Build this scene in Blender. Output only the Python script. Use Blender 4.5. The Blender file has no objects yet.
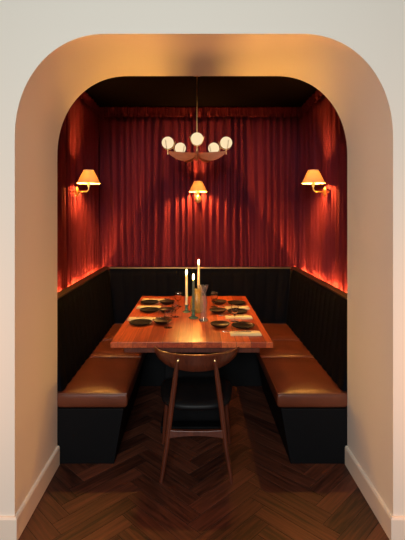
import bpy, bmesh, math, random
from mathutils import Vector, Matrix
random.seed(7)
PI = math.pi
sc = bpy.context.scene
COL = sc.collection

# ------------------------------------------------------------------ materials
def new_mat(name):
    m = bpy.data.materials.new(name); m.use_nodes = True
    nt = m.node_tree
    return m, nt, nt.nodes.get('Principled BSDF')

def N(nt, t, **kw):
    n = nt.nodes.new(t)
    for k, v in kw.items(): setattr(n, k, v)
    return n

def plain(name, col, rough=.5, metal=0., spec=.5, bump=0., bscale=60., var=0., vscale=4., coat=0., sheen=0.):
    m, nt, b = new_mat(name)
    b.inputs['Base Color'].default_value = (*col, 1)
    b.inputs['Roughness'].default_value = rough
    b.inputs['Metallic'].default_value = metal
    b.inputs['Specular IOR Level'].default_value = spec
    if coat:
        b.inputs['Coat Weight'].default_value = coat; b.inputs['Coat Roughness'].default_value = .15
    if sheen:
        b.inputs['Sheen Weight'].default_value = sheen; b.inputs['Sheen Roughness'].default_value = .4
        b.inputs['Sheen Tint'].default_value = (*[min(1, c*2.5+.05) for c in col], 1)
    tc = N(nt, 'ShaderNodeTexCoord')
    if bump:
        nz = N(nt, 'ShaderNodeTexNoise'); nz.inputs['Scale'].default_value = bscale; nz.inputs['Detail'].default_value = 6
        bp = N(nt, 'ShaderNodeBump'); bp.inputs['Strength'].default_value = bump; bp.inputs['Distance'].default_value = .004
        nt.links.new(tc.outputs['Object'], nz.inputs['Vector'])
        nt.links.new(nz.outputs['Fac'], bp.inputs['Height']); nt.links.new(bp.outputs['Normal'], b.inputs['Normal'])
    if var:
        nz = N(nt, 'ShaderNodeTexNoise'); nz.inputs['Scale'].default_value = vscale; nz.inputs['Detail'].default_value = 8
        cr = N(nt, 'ShaderNodeValToRGB')
        cr.color_ramp.elements[0].position = .3; cr.color_ramp.elements[1].position = .7
        cr.color_ramp.elements[0].color = (*[c*(1-var) for c in col], 1)
        cr.color_ramp.elements[1].color = (*[min(1, c*(1+var)) for c in col], 1)
        nt.links.new(tc.outputs['Object'], nz.inputs['Vector'])
        nt.links.new(nz.outputs['Fac'], cr.inputs['Fac']); nt.links.new(cr.outputs['Color'], b.inputs['Base Color'])
    return m

def wood(name, dark, light, rough=.4, grain=(40, 2.2, 40), board=None, coat=0., attr=None, spec=.5, bump=.12):
    """procedural wood: stretched noise grain; optional boards across x (width) or a per-plank attribute"""
    m, nt, b = new_mat(name)
    tc = N(nt, 'ShaderNodeTexCoord')
    mp = N(nt, 'ShaderNodeMapping'); mp.inputs['Scale'].default_value = grain
    src = tc.outputs['UV'] if attr else tc.outputs['Object']
    off = None
    if board:
        sp = N(nt, 'ShaderNodeSeparateXYZ'); nt.links.new(tc.outputs['Object'], sp.inputs[0])
        d = N(nt, 'ShaderNodeMath', operation='DIVIDE'); d.inputs[1].default_value = board; nt.links.new(sp.outputs['X'], d.inputs[0])
        f = N(nt, 'ShaderNodeMath', operation='FLOOR'); nt.links.new(d.outputs[0], f.inputs[0])
        wn = N(nt, 'ShaderNodeTexWhiteNoise', noise_dimensions='1D'); nt.links.new(f.outputs[0], wn.inputs['W'])
        off = wn.outputs['Value']
        add = N(nt, 'ShaderNodeVectorMath', operation='ADD')
        nt.links.new(src, add.inputs[0]); nt.links.new(wn.outputs['Color'], add.inputs[1]); src = add.outputs[0]
        fr = N(nt, 'ShaderNodeMath', operation='FRACT'); nt.links.new(d.outputs[0], fr.inputs[0])
    if attr:
        at = N(nt, 'ShaderNodeAttribute', attribute_name=attr); off = at.outputs['Fac']
    nt.links.new(src, mp.inputs['Vector'])
    nz = N(nt, 'ShaderNodeTexNoise'); nz.inputs['Scale'].default_value = 1; nz.inputs['Detail'].default_value = 9
    nz.inputs['Roughness'].default_value = .62; nz.inputs['Distortion'].default_value = .6
    nt.links.new(mp.outputs[0], nz.inputs['Vector'])
    fac = nz.outputs['Fac']
    if off is not None:
        mx = N(nt, 'ShaderNodeMath', operation='MULTIPLY_ADD'); mx.inputs[1].default_value = .26 if attr else .42
        nt.links.new(off, mx.inputs[0])
        s = N(nt, 'ShaderNodeMath', operation='SUBTRACT'); s.inputs[1].default_value = .13 if attr else .21
        nt.links.new(fac, s.inputs[0]); nt.links.new(s.outputs[0], mx.inputs[2]); fac = mx.outputs[0]
    cr = N(nt, 'ShaderNodeValToRGB')
    cr.color_ramp.elements[0].position = .3; cr.color_ramp.elements[1].position = .72
    cr.color_ramp.elements[0].color = (*dark, 1); cr.color_ramp.elements[1].color = (*light, 1)
    nt.links.new(fac, cr.inputs['Fac'])
    colour = cr.outputs['Color']
    if board:   # thin dark glue line between boards
        lt = N(nt, 'ShaderNodeMath', operation='LESS_THAN'); lt.inputs[1].default_value = .025
        nt.links.new(fr.outputs[0], lt.inputs[0])
        mc = N(nt, 'ShaderNodeMix', data_type='RGBA')
        mc.inputs['B'].default_value = (*[c*.35 for c in dark], 1)
        nt.links.new(lt.outputs[0], mc.inputs['Factor']); nt.links.new(colour, mc.inputs['A']); colour = mc.outputs['Result']
    nt.links.new(colour, b.inputs['Base Color'])
    b.inputs['Roughness'].default_value = rough; b.inputs['Specular IOR Level'].default_value = spec
    if coat: b.inputs['Coat Weight'].default_value = coat; b.inputs['Coat Roughness'].default_value = .2
    bp = N(nt, 'ShaderNodeBump'); bp.inputs['Strength'].default_value = bump; bp.inputs['Distance'].default_value = .003
    nt.links.new(nz.outputs['Fac'], bp.inputs['Height']); nt.links.new(bp.outputs['Normal'], b.inputs['Normal'])
    return m

def emit(name, col, strength):
    m, nt, b = new_mat(name)
    nt.nodes.remove(b)
    e = N(nt, 'ShaderNodeEmission'); e.inputs['Color'].default_value = (*col, 1); e.inputs['Strength'].default_value = strength
    nt.links.new(e.outputs[0], nt.nodes['Material Output'].inputs['Surface'])
    return m

def glass(name, col, rough=.02, ior=1.45):
    m, nt, b = new_mat(name)
    b.inputs['Base Color'].default_value = (*col, 1); b.inputs['Roughness'].default_value = rough
    b.inputs['Transmission Weight'].default_value = 1; b.inputs['IOR'].default_value = ior
    return m

M = {}
M['plaster'] = plain('plaster', (.80, .78, .715), .75, bump=.06, bscale=35, spec=.25)
M['skirting'] = plain('skirting_paint', (.80, .74, .65), .45, spec=.35)
M['blackwall'] = plain('black_paint', (.012, .010, .010), .7, spec=.2)
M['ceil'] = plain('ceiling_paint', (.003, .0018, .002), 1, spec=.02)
M['floor'] = wood('herringbone_oak', (.016, .0048, .003), (.135, .040, .021), .45, grain=(3.2, 55, 1), attr='tone', spec=.4, bump=.2)
M['floorgap'] = plain('floor_gap', (.01, .006, .004), .8)
M['velvet'] = plain('red_velvet', (.128, .0165, .029), .9, spec=.04, sheen=.06)
M['leather'] = plain('cognac_leather', (.150, .037, .0165), .33, spec=.5, bump=.22, bscale=160, var=.16, vscale=7)
M['navy'] = plain('black_leather', (.0030, .0034, .0056), .7, spec=.025, bump=.15, bscale=180)
M['blackwood'] = plain('black_laminate', (.004, .004, .005), .6, spec=.12)
M['ledge'] = wood('ledge_wood', (.010, .0035, .0025), (.03, .010, .006), .4, grain=(30, 3, 30))
M['brass'] = plain('brass', (.80, .52, .22), .28, metal=1)
M['table'] = wood('table_wood', (.30, .040, .012), (.72, .145, .035), .37, grain=(60, 2.6, 60), board=.093, coat=.1)
M['walnut'] = wood('walnut', (.058, .012, .006), (.14, .032, .014), .34, grain=(45, 45, 5), coat=.15)
M['armwood'] = wood('chandelier_wood', (.42, .105, .034), (.58, .17, .06), .4, grain=(14, 14, 60))
M['blackfab'] = plain('black_seat_leather', (.005, .005, .006), .5, spec=.22, bump=.1, bscale=150)
M['stone'] = plain('black_stoneware', (.007, .0065, .0068), .42, spec=.22, var=.3, vscale=30)
M['brownstone'] = plain('brown_stoneware', (.020, .009, .007), .42, spec=.22, var=.35, vscale=40)
M['linen'] = plain('cream_linen', (.82, .70, .43), .85, spec=.15, bump=.2, bscale=400)
M['steel'] = plain('cutlery_steel', (.72, .70, .66), .22, metal=1)
M['glass'] = glass('clear_glass', (1, 1, 1))
M['pale_glass'] = glass('pale_glass', (.99, .95, .88), .04)
M['pale_glass'].node_tree.nodes['Principled BSDF'].inputs['Transmission Weight'].default_value = .93
M['greenglass'] = glass('green_glass', (.16, .30, .21), .12)
M['greenglass'].node_tree.nodes['Principled BSDF'].inputs['Transmission Weight'].default_value = .5
M['amber'] = glass('amber_glass', (1.0, .74, .18), .25)
M['amber'].node_tree.nodes['Principled BSDF'].inputs['Transmission Weight'].default_value = .75
M['wax'] = plain('ivory_wax', (.86, .70, .44), .5, spec=.3)
M['greenwax'] = plain('sage_green_wax', (.12, .15, .10), .5, spec=.3)
M['wick'] = plain('wick', (.02, .015, .01), .9)
M['flame'] = emit('flame', (1.0, .50, .11), 1180)
M['bulb'] = emit('lamp_bulb', (1.0, .46, .085), 1600)
M['globe'] = emit('opal_globe', (1.0, .76, .45), 1.0)
M['led'] = emit('led_tape_light', (1.0, .44, .08), 800)
for k in ('wax', 'greenwax'):
    b = M[k].node_tree.nodes['Principled BSDF']
    b.inputs['Subsurface Weight'].default_value = .5; b.inputs['Subsurface Radius'].default_value = (.02, .012, .006); b.inputs['Subsurface Scale'].default_value = .5
def shade_mat():
    m, nt, b = new_mat('lampshade_fabric'); nt.nodes.remove(b)
    tr = N(nt, 'ShaderNodeBsdfTranslucent'); tr.inputs['Color'].default_value = (.042, .0165, .0034, 1)
    df = N(nt, 'ShaderNodeBsdfDiffuse'); df.inputs['Color'].default_value = (.75, .56, .26, 1)
    mx = N(nt, 'ShaderNodeMixShader'); mx.inputs[0].default_value = .80
    nt.links.new(tr.outputs[0], mx.inputs[1]); nt.links.new(df.outputs[0], mx.inputs[2])
    nt.links.new(mx.outputs[0], nt.nodes['Material Output'].inputs['Surface'])
    return m
M['shade'] = shade_mat()

# ------------------------------------------------------------------ helpers
def obj(name, bm, m, parent=None, smooth=True, bevel=0, seg=2, sub=0, angle=.7):
    bmesh.ops.recalc_face_normals(bm, faces=bm.faces)
    for f in bm.faces: f.smooth = smooth
    if smooth:
        for e in bm.edges:
            if len(e.link_faces) == 2 and e.calc_face_angle(0) > angle: e.smooth = False
    me = bpy.data.meshes.new(name); bm.to_mesh(me); bm.free()
    if isinstance(m, str): m = M[m]
    me.materials.append(m)
    o = bpy.data.objects.new(name, me); COL.objects.link(o)
    if parent: o.parent = parent
    if bevel:
        md = o.modifiers.new('bevel', 'BEVEL'); md.width = bevel; md.segments = seg; md.limit_method = 'ANGLE'; md.angle_limit = .6
        md.harden_normals = False
    if sub:
        md = o.modifiers.new('sub', 'SUBSURF'); md.levels = sub; md.render_levels = sub
    return o

def thing(name, label, cat, loc=(0, 0, 0), rotz=0, group=None):
    o = bpy.data.objects.new(name, None); COL.objects.link(o)
    o.empty_display_size = .1
    o.location = loc; o.rotation_euler = (0, 0, rotz); tag(o, label, cat, group)
    return o

def tag(o, label, cat, group=None):
    o['label'] = label; o['category'] = cat
    if group: o['group'] = group
    return o

def struct(o):
    o['kind'] = 'structure'; return o

def dup(root, loc, rotz, label):
    r = root.copy(); COL.objects.link(r); r.location = loc; r.rotation_euler = (0, 0, rotz); r['label'] = label
    for ch in list(root.children):
        c = ch.copy(); COL.objects.link(c); c.parent = r
        for g in list(ch.children):
            d = g.copy(); COL.objects.link(d); d.parent = c
    return r

def box(bm, x0, x1, y0, y1, z0, z1):
    v = [bm.verts.new((x, y, z)) for x in (x0, x1) for y in (y0, y1) for z in (z0, z1)]
    for q in ((0, 1, 3, 2), (4, 6, 7, 5), (0, 4, 5, 1), (2, 3, 7, 6), (0, 2, 6, 4), (1, 5, 7, 3)):
        bm.faces.new([v[i] for i in q])
    return bm

def BX(*a): return box(bmesh.new(), *a)

def lathe(bm, prof, c=(0, 0, 0), n=32, closed=False):
    """prof: list of (r,z). open ends at r>0 stay open unless closed"""
    rings = []
    for r, z in prof:
        if r < 1e-6: rings.append([bm.verts.new((c[0], c[1], c[2]+z))])
        else: rings.append([bm.verts.new((c[0]+r*math.cos(2*PI*k/n), c[1]+r*math.sin(2*PI*k/n), c[2]+z)) for k in range(n)])
    pairs = list(zip(rings, rings[1:]))
    if closed: pairs.append((rings[-1], rings[0]))
    for a, b in pairs:
        if len(a) == 1 and len(b) == 1: continue
        for k in range(n):
            k2 = (k+1) % n
            if len(a) == 1: bm.faces.new((a[0], b[k], b[k2]))
            elif len(b) == 1: bm.faces.new((a[k], b[0], a[k2]))
            else: bm.faces.new((a[k], b[k], b[k2], a[k2]))
    return bm

def LA(prof, **k): return lathe(bmesh.new(), prof, **k)

def tube(bm, pts, rad, n=12):
    pts = [Vector(p) for p in pts]
    rads = rad if isinstance(rad, (list, tuple)) else [rad]*len(pts)
    prev = None; rings = []
    for i, p in enumerate(pts):
        t = (pts[min(i+1, len(pts)-1)] - pts[max(i-1, 0)]).normalized()
        if prev is None:
            a = Vector((0, 0, 1)) if abs(t.z) < .9 else Vector((1, 0, 0))
            u = t.cross(a).normalized()
        else:
            u = (prev - t*prev.dot(t)).normalized()
        prev = u; w = t.cross(u)
        rings.append([bm.verts.new(p + (u*math.cos(2*PI*k/n) + w*math.sin(2*PI*k/n))*rads[i]) for k in range(n)])
    for a, b in zip(rings, rings[1:]):
        for k in range(n): bm.faces.new((a[k], a[(k+1) % n], b[(k+1) % n], b[k]))
    bm.faces.new(rings[0][::-1]); bm.faces.new(rings[-1])
    return bm

def TU(*a, **k): return tube(bmesh.new(), *a, **k)

def loft(bm, sections, cap=True):
    """sections: lists of equal length of 3D points (closed loops)"""
    rs = [[bm.verts.new(p) for p in s] for s in sections]
    n = len(rs[0])
    for a, b in zip(rs, rs[1:]):
        for k in range(n): bm.faces.new((a[k], a[(k+1) % n], b[(k+1) % n], b[k]))
    if cap: bm.faces.new(rs[0][::-1]); bm.faces.new(rs[-1])
    return bm

# ------------------------------------------------------------------ camera (x right, y into the alcove)
F = 420.
cam = bpy.data.cameras.new('camera'); camo = bpy.data.objects.new('camera', cam); COL.objects.link(camo)
camo.location = (0, 0, 1.55); camo.rotation_euler = (PI/2, 0, 0)
cam.sensor_width = 36; cam.lens = F/540*36; cam.shift_x = 5.5/540; cam.shift_y = -55/540
cam.clip_start = .05
sc.camera = camo

# ------------------------------------------------------------------ setting
CX = .033
YF, YB = 2.0, 2.61                       # front and back face of the arched wall
XL, XR, ZT = -.868, .934, 2.413
WL, WR, YW, ZC = -1.11, 1.176, 4.54, 2.71  # alcove walls and ceiling

def wall_front():
    pts = [(-2.3, 0), (XL, 0)]
    rx, rz = .44, .50; n = 28
    for k in range(n+1):
        a = PI - PI/2*k/n
        # slightly squarer than an ellipse
        c, s = math.cos(a), math.sin(a); p = .94
        pts.append((XL+rx + rx*math.copysign(abs(c)**p, c), ZT-rz + rz*abs(s)**p))
    for k in range(n+1):
        a = PI/2 - PI/2*k/n
        c, s = math.cos(a), math.sin(a); p = .94
        pts.append((XR-rx + rx*abs(c)**p, ZT-rz + rz*abs(s)**p))
    pts += [(XR, 0), (2.3, 0), (2.3, 3.3), (-2.3, 3.3)]
    bm = bmesh.new()
    a = [bm.verts.new((x, YF, z)) for x, z in pts]; b = [bm.verts.new((x, YB, z)) for x, z in pts]
    f0 = bm.faces.new(a); f1 = bm.faces.new(b[::-1])
    f0.normal_update(); f1.normal_update()
    L = len(pts)
    for k in range(L): bm.faces.new((a[k], b[k], b[(k+1) % L], a[(k+1) % L]))
    bmesh.ops.triangulate(bm, faces=[f0, f1])
    return struct(obj('wall_front', bm, 'plaster'))
wall_front()
struct(obj('wall_left', BX(WL-.08, WL, YB, YW+.08, 0, ZC), 'blackwall'))
struct(obj('wall_right', BX(WR, WR+.08, YB, YW+.08, 0, ZC), 'blackwall'))
struct(obj('wall_back', BX(WL, WR, YW, YW+.08, 0, ZC), 'blackwall'))
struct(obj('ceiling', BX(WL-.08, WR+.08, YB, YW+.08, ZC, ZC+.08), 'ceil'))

def skirt(side):
    s = -1 if side == 'left' else 1
    xj = XL if s < 0 else XR
    bm = bmesh.new()
    t, h = .016, .118
    # L-shaped run: along the front face, round the corner, along the jamb
    if s < 0: path = [(-2.3, YF, 0, -1), (XL, YF, 1, -1), (XL, YB, 1, 0)]
    else: path = [(2.3, YF, 0, -1), (XR, YF, -1, -1), (XR, YB, -1, 0)]
    secs = []
    for x, y, ox, oy in path:
        prof = [(0, 0), (t, 0), (t, h-.010), (t-.006, h), (0, h)]
        secs.append([(x+ox*d, y+oy*d, z) for d, z in prof])
    loft(bm, secs)
    return struct(obj('baseboard_'+side, bm, 'skirting', smooth=False, bevel=.002))
skirt('left'); skirt('right')

def floor():
    bm = bmesh.new()
    uvl = bm.loops.layers.uv.new('UVMap'); tl = bm.verts.layers.float.new('tone')
    L, W, g, th = .48, .096, .0012, .012
    c45 = math.sqrt(.5)
    def plank(u0, v0, du, dv):
        cx, cy = u0+du/2, v0+dv/2
        wx, wy = (cx-cy)*c45+.02, (cx+cy)*c45
        if not (-2.4 < wx < 2.4 and -.6 < wy < YW+.4): return
        tone = random.random(); su, sv = random.random()*9, random.random()*9
        vs = []
        for z, q in ((0, g), (-th, g-.0006)):
            q = g if z < 0 else g+.0014
            zz = 0 if z == 0 else -.0008
            for a, b in ((u0+q, v0+q), (u0+du-q, v0+q), (u0+du-q, v0+dv-q), (u0+q, v0+dv-q)):
                v = bm.verts.new(((a-b)*c45+.02, (a+b)*c45, zz)); v[tl] = tone; vs.append((v, a-u0, b-v0))
        def fc(idx):
            f = bm.faces.new([vs[i][0] for i in idx])
            for lp, i in zip(f.loops, idx):
                a, b = vs[i][1], vs[i][2]
                lp[uvl].uv = ((a+su, b+sv) if du > dv else (b+su, a+sv))
        fc((0, 1, 2, 3))
        for k in range(4): fc((k, 4+k, 4+(k+1) % 4, (k+1) % 4))
    for m in range(-14, 15):
        for i in range(-70, 90):
            ox, oy = i*W+m*L, i*W-m*L
            plank(ox, oy, L, W)
            plank(ox+L, oy+W-L, W, L)
    for f in bm.faces: f.material_index = 0
    f0 = [bm.verts.new(p) for p in ((-2.4, -.6, -.0018), (2.4, -.6, -.0018), (2.4, YW+.2, -.0018), (-2.4, YW+.2, -.0018))]
    fb = bm.faces.new(f0); fb.material_index = 1
    me = bpy.data.meshes.new('floor'); 
    bmesh.ops.recalc_face_normals(bm, faces=[fb])
    for f in bm.faces:
        f.normal_update()
        if f.normal.z < 0: f.normal_flip()
    bm.to_mesh(me); bm.free()
    me.materials.append(M['floor']); me.materials.append(M['floorgap'])
    o = bpy.data.objects.new('floor', me); COL.objects.link(o)
    return struct(o)
floor()

# ------------------------------------------------------------------ banquettes
SZ = .455; BT = .99                       # seat and backrest heights
def back_profile(t):                      # offset of the backrest face from its top line, leaning forward lower down
    return .068*(1-t)**1.15

YBK_T = 4.36                              # back backrest, top line
XBL_T, XBR_T = CX-.945, CX+.945           # side backrests, top lines

def channel_back(name, parent, side):
    """tufted channels; side -1/1: along y; 0: the back one along x. mitred in the corners"""
    bm = bmesh.new()
    nz_ = 14; chw = .118
    if side:
        s0, s1 = YB+.01, YBK_T
    else:
        s0, s1 = XBL_T, XBR_T
    nch = round((s1-s0)/chw); per = 8; nu = nch*per
    front = []
    for j in range(nz_+1):
        t = j/nz_; z = SZ-.005 + (BT-SZ+.005)*t
        off = back_profile(t)
        row = []
        for i in range(nu+1):
            f = i/nu
            if side:
                a = s0; b = s1-off-.008
            else:
                a = s0+off+.008; b = s1-off-.008
            s = a+(b-a)*f
            ph = (i % per)/per
            bul = .007*abs(math.sin(PI*ph))**.6
            rt = .02*max(0, (t-.9)/.1)**2      # rolled top
            d = off + bul - rt
            if side: row.append(((XBL_T+d) if side < 0 else (XBR_T-d), s, z))
            else: row.append((s, YBK_T-d, z))
        front.append([bm.verts.new(p) for p in row])
    for j in range(nz_):
        for i in range(nu): bm.faces.new((front[j][i], front[j][i+1], front[j+1][i+1], front[j+1][i]))
    # body behind: back plane .05 behind the top line
    def bk(p):
        if side: return (XBL_T-.05 if side < 0 else XBR_T+.05, p[1], p[2])
        return (p[0], YBK_T+.05, p[2])
    edge = front[0] + [r[-1] for r in front[1:]] + front[-1][-2::-1] + [r[0] for r in front[-2:0:-1]]
    rear = [bm.verts.new(bk(v.co)) for v in edge]
    n = len(edge)
    for k in range(n): bm.faces.new((edge[k], edge[(k+1) % n], rear[(k+1) % n], rear[k]))
    bm.faces.new(rear)
    return obj(name, bm, 'navy', parent, angle=.9)

def cushion(parent, x0, x1, y0, y1, piping=True, name='seat_cushion'):
    """a puffed leather cushion with rounded edges and a welt line along its top edge"""
    bm = bmesh.new()
    nx, ny = 14, 16
    z0, z1 = .345, SZ
    def puff(u, v): return .026*(1-abs(2*u-1)**3.5)*(1-abs(2*v-1)**5)
    top = [[bm.verts.new((x0+(x1-x0)*i/nx, y0+(y1-y0)*j/ny, z1-.022+puff(i/nx, j/ny))) for i in range(nx+1)] for j in range(ny+1)]
    for j in range(ny):
        for i in range(nx): bm.faces.new((top[j][i], top[j][i+1], top[j+1][i+1], top[j+1][i]))
    edge = top[0] + [r[-1] for r in top[1:]] + top[-1][-2::-1] + [r[0] for r in top[-2:0:-1]]
    cxm, cym = (x0+x1)/2, (y0+y1)/2
    prev = edge
    for z, o in ((z1-.055, .006), (z0+.02, .004), (z0, -.006)):
        ring = []
        for v in edge:
            x, y = v.co.x, v.co.y
            ox = o if x >= x1-1e-5 else (-o if x <= x0+1e-5 else 0)
            oy = o if y >= y1-1e-5 else (-o if y <= y0+1e-5 else 0)
            ring.append(bm.verts.new((x+ox, y+oy, z)))
        n = len(ring)
        for k in range(n): bm.faces.new((prev[k], prev[(k+1) % n], ring[(k+1) % n], ring[k]))
        prev = ring
    bm.faces.new(prev)
    c = obj(name, bm, 'leather', parent, angle=1.2, bevel=.009, seg=3)
    if piping:
        pts = []
        zz = z1-.020
        for x, y in ((x0, y0), (x1, y0), (x1, y1), (x0, y1)): pts.append((x, y, zz))
        b2 = bmesh.new()
        for a, b in zip(pts, pts[1:]+pts[:1]): tube(b2, [a, b], .0038, 8)
        obj('piping', b2, 'leather', c)
    return c

def side_bench(side):
    s = -1 if side == 'left' else 1
    xb = CX + s*.905                       # below the backrest, hidden
    xi = CX + s*.472                       # inner edge of the seat
    t = thing('banquette', ('brown leather bench seat with black channelled back, along the left curtain' if s < 0 else
              'brown leather bench seat with black channelled back, along the right curtain'), 'banquette', (0, 0, 0), 0, 'banquettes round the table')
    y0, y1 = YB+.006, 3.735
    cushion(t, min(xb, xi), max(xb, xi), YB+.009, 3.30)
    cushion(t, min(xb, xi), max(xb, xi), 3.304, y1)
    # plinth, its inner side raking back to the floor
    bm = bmesh.new()
    sec = [(xb, .0), (xi+s*.078, 0), (xi+s*.018, .343), (xb, .343)]
    loft(bm, [[(x, y0, z) for x, z in sec], [(x, y1, z) for x, z in sec]])
    obj('base', bm, 'blackwood', t, smooth=False, bevel=.003)
    channel_back('backrest', t, s)
    return t
side_bench('left'); side_bench('right')
tb = thing('banquette', 'brown leather bench seat with black channelled back, across the alcove behind the table', 'banquette', (0, 0, 0), 0, 'banquettes round the table')
xs = [CX-.905, CX-.30, CX+.30, CX+.905]
for a, b in zip(xs, xs[1:]): cushion(tb, a+.002, b-.002, 3.752, 4.31)
obj('base', BX(CX-.905, CX+.905, 3.80, 4.31, 0, .343), 'blackwood', tb, smooth=False, bevel=.003)
channel_back('backrest', tb, 0)

# ledge capping the banquettes, below the curtains (part of the fixed joinery)
LZ0, LZ1 = BT+.001, BT+.014
struct(obj('trim_1', BX(XBL_T-.072, XBL_T-.004, YB, YBK_T+.07, LZ0, LZ1), 'ledge', smooth=False, bevel=.003))
struct(obj('trim_2', BX(XBR_T+.004, XBR_T+.072, YB, YBK_T+.07, LZ0, LZ1), 'ledge', smooth=False, bevel=.003))
t3 = struct(obj('trim_3', BX(XBL_T-.003, XBR_T+.003, YBK_T+.004, YBK_T+.07, LZ0, LZ1), 'ledge', smooth=False, bevel=.003))
obj('brass_edging', BX(XBL_T+.002, XBR_T-.002, YBK_T-.001, YBK_T+.0035, LZ1-.008, LZ1), 'brass', t3, smooth=False)
# carcass under the ledge that carries the strip lights
struct(obj('trim_4', BX(WL+.001, XBL_T-.052, YB, YW-.001, .0, .905), 'blackwall', smooth=False))
struct(obj('trim_5', BX(XBR_T+.052, WR-.001, YB, YW-.001, .0, .905), 'blackwall', smooth=False))
struct(obj('trim_6', BX(XBL_T-.051, XBR_T+.051, YBK_T+.052, YW-.001, .0, .955), 'blackwall', smooth=False))
for s, lab in ((-1, 'glowing strip light tucked behind the left ledge at the curtain hem'), (1, 'glowing strip light tucked behind the right ledge at the curtain hem')):
    x = (WL+.056+.018) if s < 0 else (WR-.056-.018)
    t = thing('strip_light', lab, 'strip light', (0, 0, 0), 0, 'strip lights under the curtains')
    obj('channel', BX(x-.006, x+.006, YB+.06, 4.32, .906, .914), 'brass', t, smooth=False)
    obj('diffuser', BX(x-.005, x+.005, YB+.06, 4.32, .9142, .920), 'led', t, smooth=False)

# ------------------------------------------------------------------ curtains
def fold(s, z01, seed, pitch=.082, amp=.034):
    """depth of the cloth at run length s; z01 1 at the heading, 0 at the hem"""
    r = seed*13.7
    if seed < 3: pitch, amp = .118, .041
    ph = 2*PI*s/pitch + 1.3*math.sin(2*PI*s/.53+r) + .8*math.sin(2*PI*s/.31+2.1*r)
    lean = (1-z01)*(1.6*math.sin(2*PI*s/.71+r*1.3) + .5*math.sin(2*PI*s/.37+r))
    ph += lean
    a = amp*(.72+.28*math.sin(2*PI*s/.43+r*.7))
    w = math.sin(ph)
    w = math.copysign(abs(w)**.75, w)
    d = a*w + .22*amp*math.sin(2*ph+1.3+2*(1-z01)) + .25*amp*math.sin(2*PI*s/.029*(.8)+r+3*z01)*(1-z01)*.5
    pinch = z01 > .93
    return d*(1 if not pinch else 1)

def curtain(label, p0, p1, seed, z0, z1):
    """p0->p1 in plan; cloth folds to both sides of that line"""
    p0, p1 = Vector(p0), Vector(p1)
    Ln = (p1-p0).length; d = (p1-p0)/Ln; nrm = Vector((-d.y, d.x))
    t = thing('curtain', label, 'curtain', ((p0.x+p1.x)/2, (p0.y+p1.y)/2, 0), 0, 'red velvet curtains of the alcove')
    ox, oy = t.location.x, t.location.y
    def cloth(zlo, zhi, nz_, extra, name, thick):
        bm = bmesh.new(); nu = int(Ln/.006)
        g = []
        for j in range(nz_+1):
            z = zlo+(zhi-zlo)*j/nz_
            z01 = (z-z0)/(z1-z0)
            row = []
            for i in range(nu+1):
                s = Ln*i/nu
                q = fold(s, z01, seed)
                if extra:      # the cloth gathers into narrow pinch pleats above the seam
                    k = min(1, (z-zlo)/(zhi-zlo)*2.5)
                    g0 = math.sin(2*PI*s/.108+seed)
                    pin = .016*max(0, g0)**.6*math.cos(2*PI*s/.027) - .010*(g0 < 0)*abs(g0)
                    q = q*(1-k) + (pin+.004)*k
                p = p0 + d*s + nrm*q
                row.append(bm.verts.new((p.x-ox, p.y-oy, z)))
            g.append(row)
        for j in range(nz_):
            for i in range(nu): bm.faces.new((g[j][i], g[j][i+1], g[j+1][i+1], g[j+1][i]))
        o = obj(name, bm, 'velvet', t, angle=2)
        md = o.modifiers.new('thick', 'SOLIDIFY'); md.thickness = thick; md.offset = 0
        return o
    hz = z1-.105
    cloth(z0, hz, 26, False, 'cloth', .003)
    cloth(hz, z1, 8, True, 'heading', .003)
    return t
CZ0, CZ1 = .957, ZC-.006
cxL, cxR, cyB = WL+.056, WR-.056, YW-.052
curtain('pleated dark red curtain behind the lamp on the left wall', (cxL, cyB-.058), (cxL, YB+.008), 1, CZ0, CZ1)
curtain('pleated dark red curtain behind the lamp on the right wall', (cxR, YB+.008), (cxR, cyB-.058), 2, CZ0, CZ1)
curtain('wide pleated dark red curtain across the back wall, behind the chandelier', (cxR+.045, cyB), (cxL-.045, cyB), 3, CZ0, CZ1)

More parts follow.
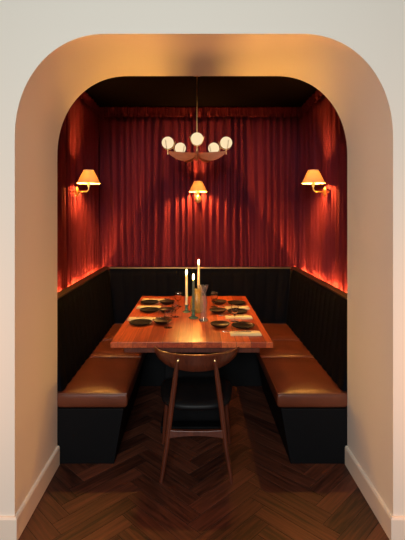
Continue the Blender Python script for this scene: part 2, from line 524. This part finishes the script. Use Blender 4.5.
# ------------------------------------------------------------------ wall lamps
def wall_lamp(label, loc, rot, wallgap):
    """local: +y points away from the wall; shade axis at the origin, wall at y=-wallgap"""
    t = thing('wall_lamp', label, 'wall lamp', loc, rot, 'shaded brass wall lamps')
    zb = 0
    sh = obj('shade', LA([(.096, zb), (.042, zb+.108)], n=48), 'shade', t)
    b2 = bmesh.new()
    lathe(b2, [(.0945, zb-.001), (.098, zb-.001), (.0975, zb+.004), (.0945, zb+.004)], n=48, closed=True)
    obj('rim', b2, 'linen', sh); b2 = bmesh.new()
    lathe(b2, [(.040, zb+.106), (.0435, zb+.106), (.0430, zb+.110), (.040, zb+.110)], n=48, closed=True)
    obj('rim', b2, 'linen', sh)
    obj('bulb', LA([(0, .018), (.012, .020), (.023, .028), (.028, .040), (.025, .052), (.014, .062), (0, .066)], n=20), 'bulb', t)
    obj('socket', LA([(0, -.03), (.011, -.03), (.012, .0), (.010, .020), (0, .020)], n=16), 'brass', t)
    # shade carrier: three thin spokes near the top of the shade
    b3 = bmesh.new()
    for k in range(3):
        a = 2*PI*k/3+.5
        tube(b3, [(.010*math.cos(a), .010*math.sin(a), .012), (.05*math.cos(a), .05*math.sin(a), .02), (.0735*math.cos(a), .0735*math.sin(a), .045)], .0012, 6)
    obj('carrier', b3, 'brass', t)
    pts = [(0, 0, -.028)]
    for k in range(0, 7):
        a = PI/2*k/6
        pts.append((0, -.03+.03*math.cos(a), -.04-.03*math.sin(a)))
    pts.append((0, -wallgap+.02, -.07))
    obj('arm', TU(pts, .0055, 10), 'brass', t)
    b4 = bmesh.new()
    n = 24
    secs = []
    for y, r in ((-wallgap+.005, .034), (-wallgap+.014, .034), (-wallgap+.02, .026), (-wallgap+.024, .012)):
        secs.append([(r*math.cos(2*PI*k/n), y, -.07+r*1.25*math.sin(2*PI*k/n)) for k in range(n)])
    loft(b4, secs)
    obj('backplate', b4, 'brass', t)
    obj('mount', TU([(0, -wallgap-.075, -.07), (0, -wallgap+.006, -.07)], .01, 12), 'brass', t)
    return t
wg = .108
wall_lamp('cream shaded brass lamp on the curtain of the left wall', (CX-.933, 3.49, 1.813), -PI/2, wg)
wall_lamp('cream shaded brass lamp on the curtain of the right wall', (CX+.933, 3.49, 1.813), PI/2, wg)
wall_lamp('cream shaded brass lamp on the back curtain, below the chandelier', (.012, YW-.052-.045-wg+.02, 1.79), PI, wg)

# ------------------------------------------------------------------ chandelier
def chandelier():
    zr = 2.052                              # top of the arms
    t = thing('chandelier', 'five globe chandelier with curved wooden arms hanging over the table', 'chandelier', (0, 3.40, ZC))
    h = -ZC
    obj('canopy', LA([(0, -.03), (.02, -.03), (.055, -.022), (.06, -.001), (0, -.001)], n=32), 'brass', t)
    obj('stem', TU([(0, 0, -.028), (0, 0, zr+h+.005)], .0045, 10), 'brass', t)
    obj('hub', LA([(0, zr+h+.02), (.008, zr+h+.02), (.012, zr+h+.008), (.016, zr+h), (.016, zr+h-.045), (.010, zr+h-.052), (.009, zr+h-.066), (0, zr+h-.068)], n=20), 'armwood', t)
    R = .243
    for k in range(5):
        a = -PI/2 + 2*PI*k/5
        ca, sa = math.cos(a), math.sin(a)
        bm = bmesh.new(); n = 20; secs = []
        for i in range(n+1):
            f = i/n; r = .014 + (R+.006-.014)*f
            top = zr + .006*f**3
            dep = .016*(1-f)**2 + .058*math.sin(PI*f**.95)**.75 + .005
            w = .011*(1-.35*f)
            ring = []
            for dx, dz in ((-w, 0), (w, 0), (w*.9, -dep*.5), (w*.25, -dep), (-w*.25, -dep), (-w*.9, -dep*.5)):
                ring.append((r*ca-dx*sa, r*sa+dx*ca, top+dz+h))
            secs.append(ring)
        loft(bm, secs)
        arm = obj('arm', bm, 'armwood', t, bevel=.002)
        gx, gy = R*ca, R*sa; gz = 2.122
        # brass pin through the arm tip and a U cradle hugging the globe
        b2 = bmesh.new()
        tube(b2, [(gx, gy, zr+h-.022), (gx, gy, zr+h+.022)], .0048, 10)
        for pr in (PI, PI/3, -PI/3):
            pc, ps = math.cos(a+pr), math.sin(a+pr)
            tube(b2, [(gx+pc*rr, gy+ps*rr, gz+h+zz) for rr, zz in ((.003, -.054), (.022, -.051), (.040, -.040), (.051, -.022), (.0555, -.004), (.062, .012))], .0026, 8)
        obj('globe_holder', b2, 'brass', arm)
        b3 = bmesh.new(); bmesh.ops.create_uvsphere(b3, u_segments=28, v_segments=18, radius=.0475)
        bmesh.ops.translate(b3, verts=b3.verts, vec=(gx, gy, gz+h))
        obj('globe', b3, 'globe', arm, angle=3)
    return t
chandelier()

# ------------------------------------------------------------------ table
TX0, TX1, TY0, TY1, TZ = -.544, .478, 2.64, 4.15, .75
def table():
    tx = (TX0+TX1)/2; ty = (TY0+TY1)/2
    t = thing('dining_table', 'reddish wooden dining table on black pedestal between the benches', 'table', (tx, ty, 0))
    hx, hy = (TX1-TX0)/2, (TY1-TY0)/2
    obj('tabletop', BX(-hx, hx, -hy, hy, TZ-.036, TZ), 'table', t, smooth=False, bevel=.003)
    b = bmesh.new()
    ix, iy = hx-.075, hy-.06
    box(b, -ix, ix, -iy, -iy+.022, TZ-.085, TZ-.036); box(b, -ix, ix, iy-.022, iy, TZ-.085, TZ-.036)
    box(b, -ix, -ix+.022, -iy+.022, iy-.022, TZ-.085, TZ-.036); box(b, ix-.022, ix, -iy+.022, iy-.022, TZ-.085, TZ-.036)
    obj('apron', b, 'walnut', t, smooth=False, bevel=.002)
    pd = obj('pedestal', BX(-.20, .20, -.34, .30, .05, TZ-.037), 'blackwood', t, smooth=False, bevel=.006)
    obj('foot', BX(-.225, .225, -.42, .36, 0, .05), 'blackwood', t, smooth=False, bevel=.006)
table()

# ------------------------------------------------------------------ chair
def chair():
    c0 = Vector((-.004, 2.62, 0))
    t = thing('dining_chair', 'walnut dining chair with curved backrest and black seat at the table end', 'chair', c0)
    # local: +y into the alcove (towards the table)
    # crest: swept plan arc, tall in the middle and thinning to the tips
    bm = bmesh.new(); n = 40; secs = []
    for i in range(n+1):
        th = -1.36 + 2.72*i/n
        f = abs(th)/1.36
        px, py = .253*math.sin(th), .005-.20*math.cos(th)
        nx, ny = math.sin(th)*.8, -math.cos(th); l = math.hypot(nx, ny); nx, ny = nx/l, ny/l
        top = .745 - .003*f
        hgt = .024 + .080*(1-f**2.0)**.9
        bot = top-hgt
        thk = .013*(1-.45*f**2)
        lean = -.10                      # outward lean of the upper edge
        mid = (top+bot)/2
        ring = []
        for o_, zz in ((-thk, top-.004), (-thk*.6, top), (thk*.6, top), (thk, top-.004), (thk, mid), (thk*.9, bot+.005), (thk*.4, bot), (-thk*.4, bot), (-thk*.9, bot+.005), (-thk, mid)):
            q = o_ + (zz-.70)*(.22)
            ring.append((px+nx*q, py+ny*q, zz))
        secs.append(ring)
    loft(bm, secs)
    cr = obj('backrest', bm, 'walnut', t, angle=1.0)
    # two splayed rear legs that run up to the crest
    for s in (-1, 1):
        p = [(s*.204, -.185, 0), (s*.170, -.178, .22), (s*.144, -.174, .44), (s*.120, -.181, .62), (s*.106, -.196, .725)]
        lg = obj('leg', TU(p, [.0105, .0145, .0165, .0145, .009], 14), 'walnut', t)
        b2 = bmesh.new()
        tube(b2, [(s*.106, -.200, .712), (s*.106, -.2085, .714)], .0042, 10)
        obj('plug', b2, 'brass', lg)
        pf = [(s*.225, .235, 0), (s*.205, .215, .22), (s*.188, .195, .425)]
        obj('leg', TU(pf, [.011, .0155, .017], 14), 'walnut', t)
    # rear stretcher, arched underneath
    def rail(y, xh, z, h0, h1, thk):
        b = bmesh.new(); secs = []
        for i in range(17):
            f = -1+2*i/16
            top = z + .006*f*f
            hh = h0 + (h1-h0)*f*f
            secs.append([(xh*f, y-thk, top), (xh*f, y+thk, top), (xh*f, y+thk, top-hh), (xh*f, y-thk, top-hh)])
        return loft(b, secs)
    obj('stretcher', rail(-.177, .163, .298, .030, .050, .011), 'walnut', t, bevel=.003)
    # side rails carrying the seat
    for s in (-1, 1):
        obj('side_rail', TU([(s*.150, -.174, .395), (s*.172, .0, .392), (s*.190, .197, .398)], [.010, .012, .010], 10), 'walnut', t)
    # padded round-cornered seat
    bm = bmesh.new()
    def ring(sx, sy, z, off=0):
        r = []
        for k in range(48):
            a = 2*PI*k/48; c, s_ = math.cos(a), math.sin(a); p = .62
            x = sx*math.copysign(abs(c)**p, c); y = sy*math.copysign(abs(s_)**p, s_)
            x *= 1+.10*y/sy
            r.append((x, y+.03+off, z - .012*(1-(x/sx)**2) * (1 if z > .43 else 0) ))
        return r
    loft(bm, [ring(.175, .17, .405), ring(.205, .195, .408), ring(.222, .21, .420), ring(.226, .214, .437), ring(.218, .206, .456), ring(.18, .17, .467), ring(.10, .09, .469), ring(.02, .02, .469)])
    obj('seat', bm, 'blackfab', t, angle=2)
chair()

# ------------------------------------------------------------------ table setting
TT = TZ+.0005
SIDE = {'L': 'left', 'R': 'right'}
ROW = ('nearest the chair', 'in the middle of that side', 'farthest from the chair')

def make_plate():
    t = tag(obj('dinner_plate', LA([(0, .004), (.048, .004), (.050, 0), (.056, 0), (.060, .004), (.078, .010), (.0835, .017), (.0815, .0185), (.075, .013), (.060, .0085), (.045, .0075), (0, .0075)], n=48), 'stone'), '', 'plate', 'black dinner plates')
    return t
def make_bowl():
    t = tag(obj('side_bowl', LA([(0, .003), (.032, .003), (.034, 0), (.040, 0), (.046, .005), (.064, .018), (.072, .027), (.0695, .028), (.060, .019), (.040, .0085), (0, .0075)], n=40), 'brownstone'), '', 'bowl', 'small dark bowls')
    return t
P = {'L': [(-.413, 3.08), (-.394, 3.49), (-.428, 3.80)], 'R': [(.329, 3.00), (.331, 3.44), (.354, 3.775)]}
B = {'L': [(-.256, 3.10), (-.246, 3.46), (-.270, 3.78)], 'R': [(.166, 3.00), (.172, 3.44), (.198, 3.775)]}
NK = {'L': [(-.425, 3.215), (-.417, 3.62), (-.410, 3.93)], 'R': [(.325, 2.82), (.325, 3.27), (.345, 3.60)]}
def pcopy(o, loc, rot, label):
    c = o.copy(); COL.objects.link(c); c.location = loc; c.rotation_euler = (0, 0, rot); c['label'] = label
    return c
first = {}
def place(kind, make, loc, rot, label):
    if kind not in first:
        o = make(); first[kind] = o; o.location = loc; o.rotation_euler = (0, 0, rot); o['label'] = label; return o
    o = first[kind]
    return dup(o, loc, rot, label)

def make_napkin():
    """linen folded in three, soft rounded edges, slightly slumped; long axis x"""
    bm = bmesh.new()
    for k, (w, d, z0, z1) in enumerate(((.208, .086, 0, .0045), (.204, .082, .0047, .009), (.199, .074, .0092, .0135))):
        nx, ny = 12, 5
        def hgt(u, v, z): return z - .0012*math.sin(5*u+k)*(1 if z > .002 else 0) - .002*(abs(2*v-1)**3)*(1 if z > .002 else 0)
        a = [[bm.verts.new((w*(i/nx-.5), d*(j/ny-.5)+.003*math.sin(7*i/nx+k), max(0, hgt(i/nx, j/ny, z1)))) for i in range(nx+1)] for j in range(ny+1)]
        for j in range(ny):
            for i in range(nx): bm.faces.new((a[j][i], a[j][i+1], a[j+1][i+1], a[j+1][i]))
        edge = a[0] + [r[-1] for r in a[1:]] + a[-1][-2::-1] + [r[0] for r in a[-2:0:-1]]
        lo = [bm.verts.new((v.co.x, v.co.y, z0)) for v in edge]
        n = len(edge)
        for q in range(n): bm.faces.new((edge[q], edge[(q+1) % n], lo[(q+1) % n], lo[q]))
        bm.faces.new(lo)
    return tag(obj('napkin', bm, 'linen', bevel=.0015), '', 'napkin', 'folded cream napkins')

def make_fork():
    bm = bmesh.new()
    secs = []
    for x, w, z, h in ((-.095, .0055, .0, .0022), (-.06, .005, .0006, .0022), (0, .0028, .003, .0024), (.045, .003, .004, .0024), (.058, .009, .002, .002), (.068, .011, .0008, .0018)):
        secs.append([(x, -w, z), (x, w, z), (x, w, z+h), (x, -w, z+h)])
    loft(bm, secs)
    for q in (-.0093, -.0031, .0031, .0093):
        loft(bm, [[(.067, q-.0015, .0008), (.067, q+.0015, .0008), (.067, q+.0015, .0026), (.067, q-.0015, .0026)],
                  [(.100, q-.001, .004), (.100, q+.001, .004), (.100, q+.001, .0052), (.100, q-.001, .0052)]])
    return tag(obj('fork', bm, 'steel', bevel=.0006), '', 'fork', 'steel forks on the napkins')

for sd in 'LR':
    who = 'before the %s bench' % SIDE[sd]
    for r in range(3):
        x, y = P[sd][r]
        place('plate', make_plate, (x, y, TT), random.random()*6, 'black dinner plate %s, %s' % (who, ROW[r]))
        x, y = B[sd][r]
        place('bowl', make_bowl, (x, y, TT), random.random()*6, 'small dark bowl beside the plate %s, %s' % (who, ROW[r]))
        x, y = NK[sd][r]
        a = (.03 if sd == 'R' else -.04) + random.uniform(-.04, .04)
        place('napkin', make_napkin, (x, y, TT), a, 'folded cream napkin %s, %s' % (who, ROW[r]))
        inward = 1 if sd == 'L' else -1
        place('fork', make_fork, (x+inward*.055, y-.002, TT+.0142), a+(0 if sd == 'L' else PI), 'steel fork on the napkin %s, %s' % (who, ROW[r]))

def make_glass():
    t = thing('wine_glass', '', 'glass', group='small stemmed glasses')
    obj('bowl', LA([(0, .052), (.012, .054), (.026, .066), (.031, .085), (.029, .108), (.026, .122), (.0248, .122), (.0275, .108), (.0295, .086), (.0245, .068), (.011, .0565), (0, .0555)], n=32), 'glass', t)
    obj('stem', LA([(0, .004), (.0055, .0045), (.0036, .012), (.0034, .040), (.006, .0515), (0, .0518)], n=16), 'glass', t)
    obj('foot', LA([(0, 0), (.030, 0), (.031, .0015), (.012, .0034), (0, .0038)], n=32), 'glass', t)
    return t
for x, y, lab in ((-.205, 2.985, 'stemmed glass before the left bench, nearest the chair'),
                  (-.168, 3.30, 'stemmed glass before the left bench, in the middle of that side'),
                  (-.165, 3.66, 'stemmed glass before the left bench, farthest from the chair'),
                  (.285, 3.165, 'stemmed glass before the right bench, nearest the chair'),
                  (.150, 3.66, 'stemmed glass before the right bench, farthest from the chair')):
    place('glass', make_glass, (x, y, TT), 0, lab)

# ------------------------------------------------------------------ centrepiece
def candle(label, x, y, z0, z1, mat, r=.0105):
    t = thing('taper_candle', label, 'candle', (x, y, z0), 0, 'lit taper candles')
    H = z1-z0
    obj('wax', LA([(0, 0), (r*1.0, 0), (r*.86, H-.006), (r*.70, H), (r*.45, H-.002), (0, H-.003)], n=20), mat, t)
    obj('wick', TU([(0, 0, H-.004), (0, 0, H+.005), (.001, 0, H+.010)], .0009, 6), 'wick', t)
    obj('flame', LA([(0, H+.005), (.0032, H+.009), (.0050, H+.016), (.0044, H+.025), (.0022, H+.036), (0, H+.045)], n=14), 'flame', t)
def holder(label, x, y, h, rb, mat):
    t = thing('candle_holder', label, 'candle holder', (x, y, TT), 0, 'green glass candle holders')
    obj('base', LA([(0, 0), (rb, 0), (rb*1.02, .004), (rb*.75, .009), (.012, .016), (0, .016)], n=32), mat, t)
    obj('stem', LA([(0, .0165), (.011, .0165), (.016, .026), (.011, .034), (.0095, h*.72), (0, h*.72)], n=24), mat, t)
    obj('cup', LA([(0, h*.72+.0005), (.010, h*.72+.0005), (.017, h*.9), (.0195, h), (.0135, h), (.0125, h*.86), (0, h*.86)], n=24), mat, t)
    return TT + h*.86 + .0006
HL = [(-.0865, 3.46, .062, .032, 1.058, 'wax', 'ivory taper candle lit left of the amber jug', 'green glass candle holder under the ivory candle left of the amber jug'),
      (-.028, 3.26, .062, .036, 1.045, 'greenwax', 'sage green taper candle lit in front of the amber jug', 'green glass candle holder under the sage green candle'),
      (.014, 3.585, .07, .032, 1.127, 'wax', 'tallest ivory taper candle lit behind the amber jug', 'green glass candle holder under the tallest candle')]
for x, y, h, rb, zt, mt, lc, lh in HL:
    z = holder(lh, x, y, h, rb, 'greenglass')
    candle(lc, x, y, z, zt, mt)

def jug():
    t = thing('glass_jug', 'amber yellow glass jug standing among the candles', 'jug', (-.002, 3.45, TT))
    obj('body', LA([(0, 0), (.040, 0), (.048, .006), (.053, .045), (.051, .095), (.042, .135), (.034, .160), (.036, .182), (.041, .192), (.0385, .192), (.0335, .180), (.0315, .160), (.039, .134), (.0475, .095), (.0495, .045), (.044, .010), (0, .007)], n=40), 'amber', t)
    pts = []
    for k in range(13):
        a = PI*.5 - PI*k/12
        pts.append((.042+.030*math.cos(a) - (.006 if k == 0 else 0), 0, .125+.045*math.sin(a)))
    pts[0] = (.0405, 0, .172); pts[-1] = (.0525, 0, .085)
    obj('handle', TU(pts, .0045, 10), 'amber', t)
jug()
def carafe():
    t = thing('carafe', 'tall clear glass carafe with flared mouth in front of the candles', 'carafe', (.049, 3.17, TT))
    obj('body', LA([(0, 0), (.030, 0), (.034, .004), (.033, .012), (.024, .030), (.022, .060), (.025, .110), (.028, .145), (.023, .180), (.020, .210), (.026, .240), (.037, .268), (.0355, .2685), (.0245, .2415), (.018, .211), (.021, .180), (.0258, .145), (.0228, .110), (.0198, .060), (.0215, .032), (.0285, .015), (0, .011)], n=40), 'pale_glass', t)
carafe()

# ------------------------------------------------------------------ light
def area(name, loc, target, sx, sy, power, col, spread=PI):
    l = bpy.data.lights.new(name, 'AREA'); l.shape = 'RECTANGLE'; l.size = sx; l.size_y = sy; l.energy = power; l.color = col; l.spread = spread
    o = bpy.data.objects.new(name, l); COL.objects.link(o); o.location = loc
    o.rotation_euler = (Vector(target)-Vector(loc)).to_track_quat('-Z', 'Y').to_euler()
    return o
# unseen daylight from behind the camera; warm side fills added for jambs and soffit
area('daylight', (-.3, -2.0, 2.3), (.1, 2.0, 1.6), 1.2, .9, 125, (.96, 1.0, .97))
area('warm_side_fill', (-2.0, 1.70, .8), (.9, 2.3, 1.6), .3, .3, 17, (1, .37, .12))
area('warm_side_fill', (2.0, 1.70, .8), (-.9, 2.3, 1.6), .3, .3, 23, (1, .345, .10))
w = bpy.data.worlds.new('world'); sc.world = w; w.use_nodes = True
bg = w.node_tree.nodes['Background']; bg.inputs[0].default_value = (1, .60, .33, 1); bg.inputs[1].default_value = .03

sc.view_settings.view_transform = 'Standard'; sc.view_settings.look = 'None'
sc.view_settings.gamma = 1; sc.view_settings.exposure = 0; sc.view_settings.use_curve_mapping = False
sc.cycles.use_denoising = True
sc.cycles.max_bounces = 10; sc.cycles.transmission_bounces = 10; sc.cycles.caustics_refractive = True
sc.cycles.sample_clamp_indirect = 4
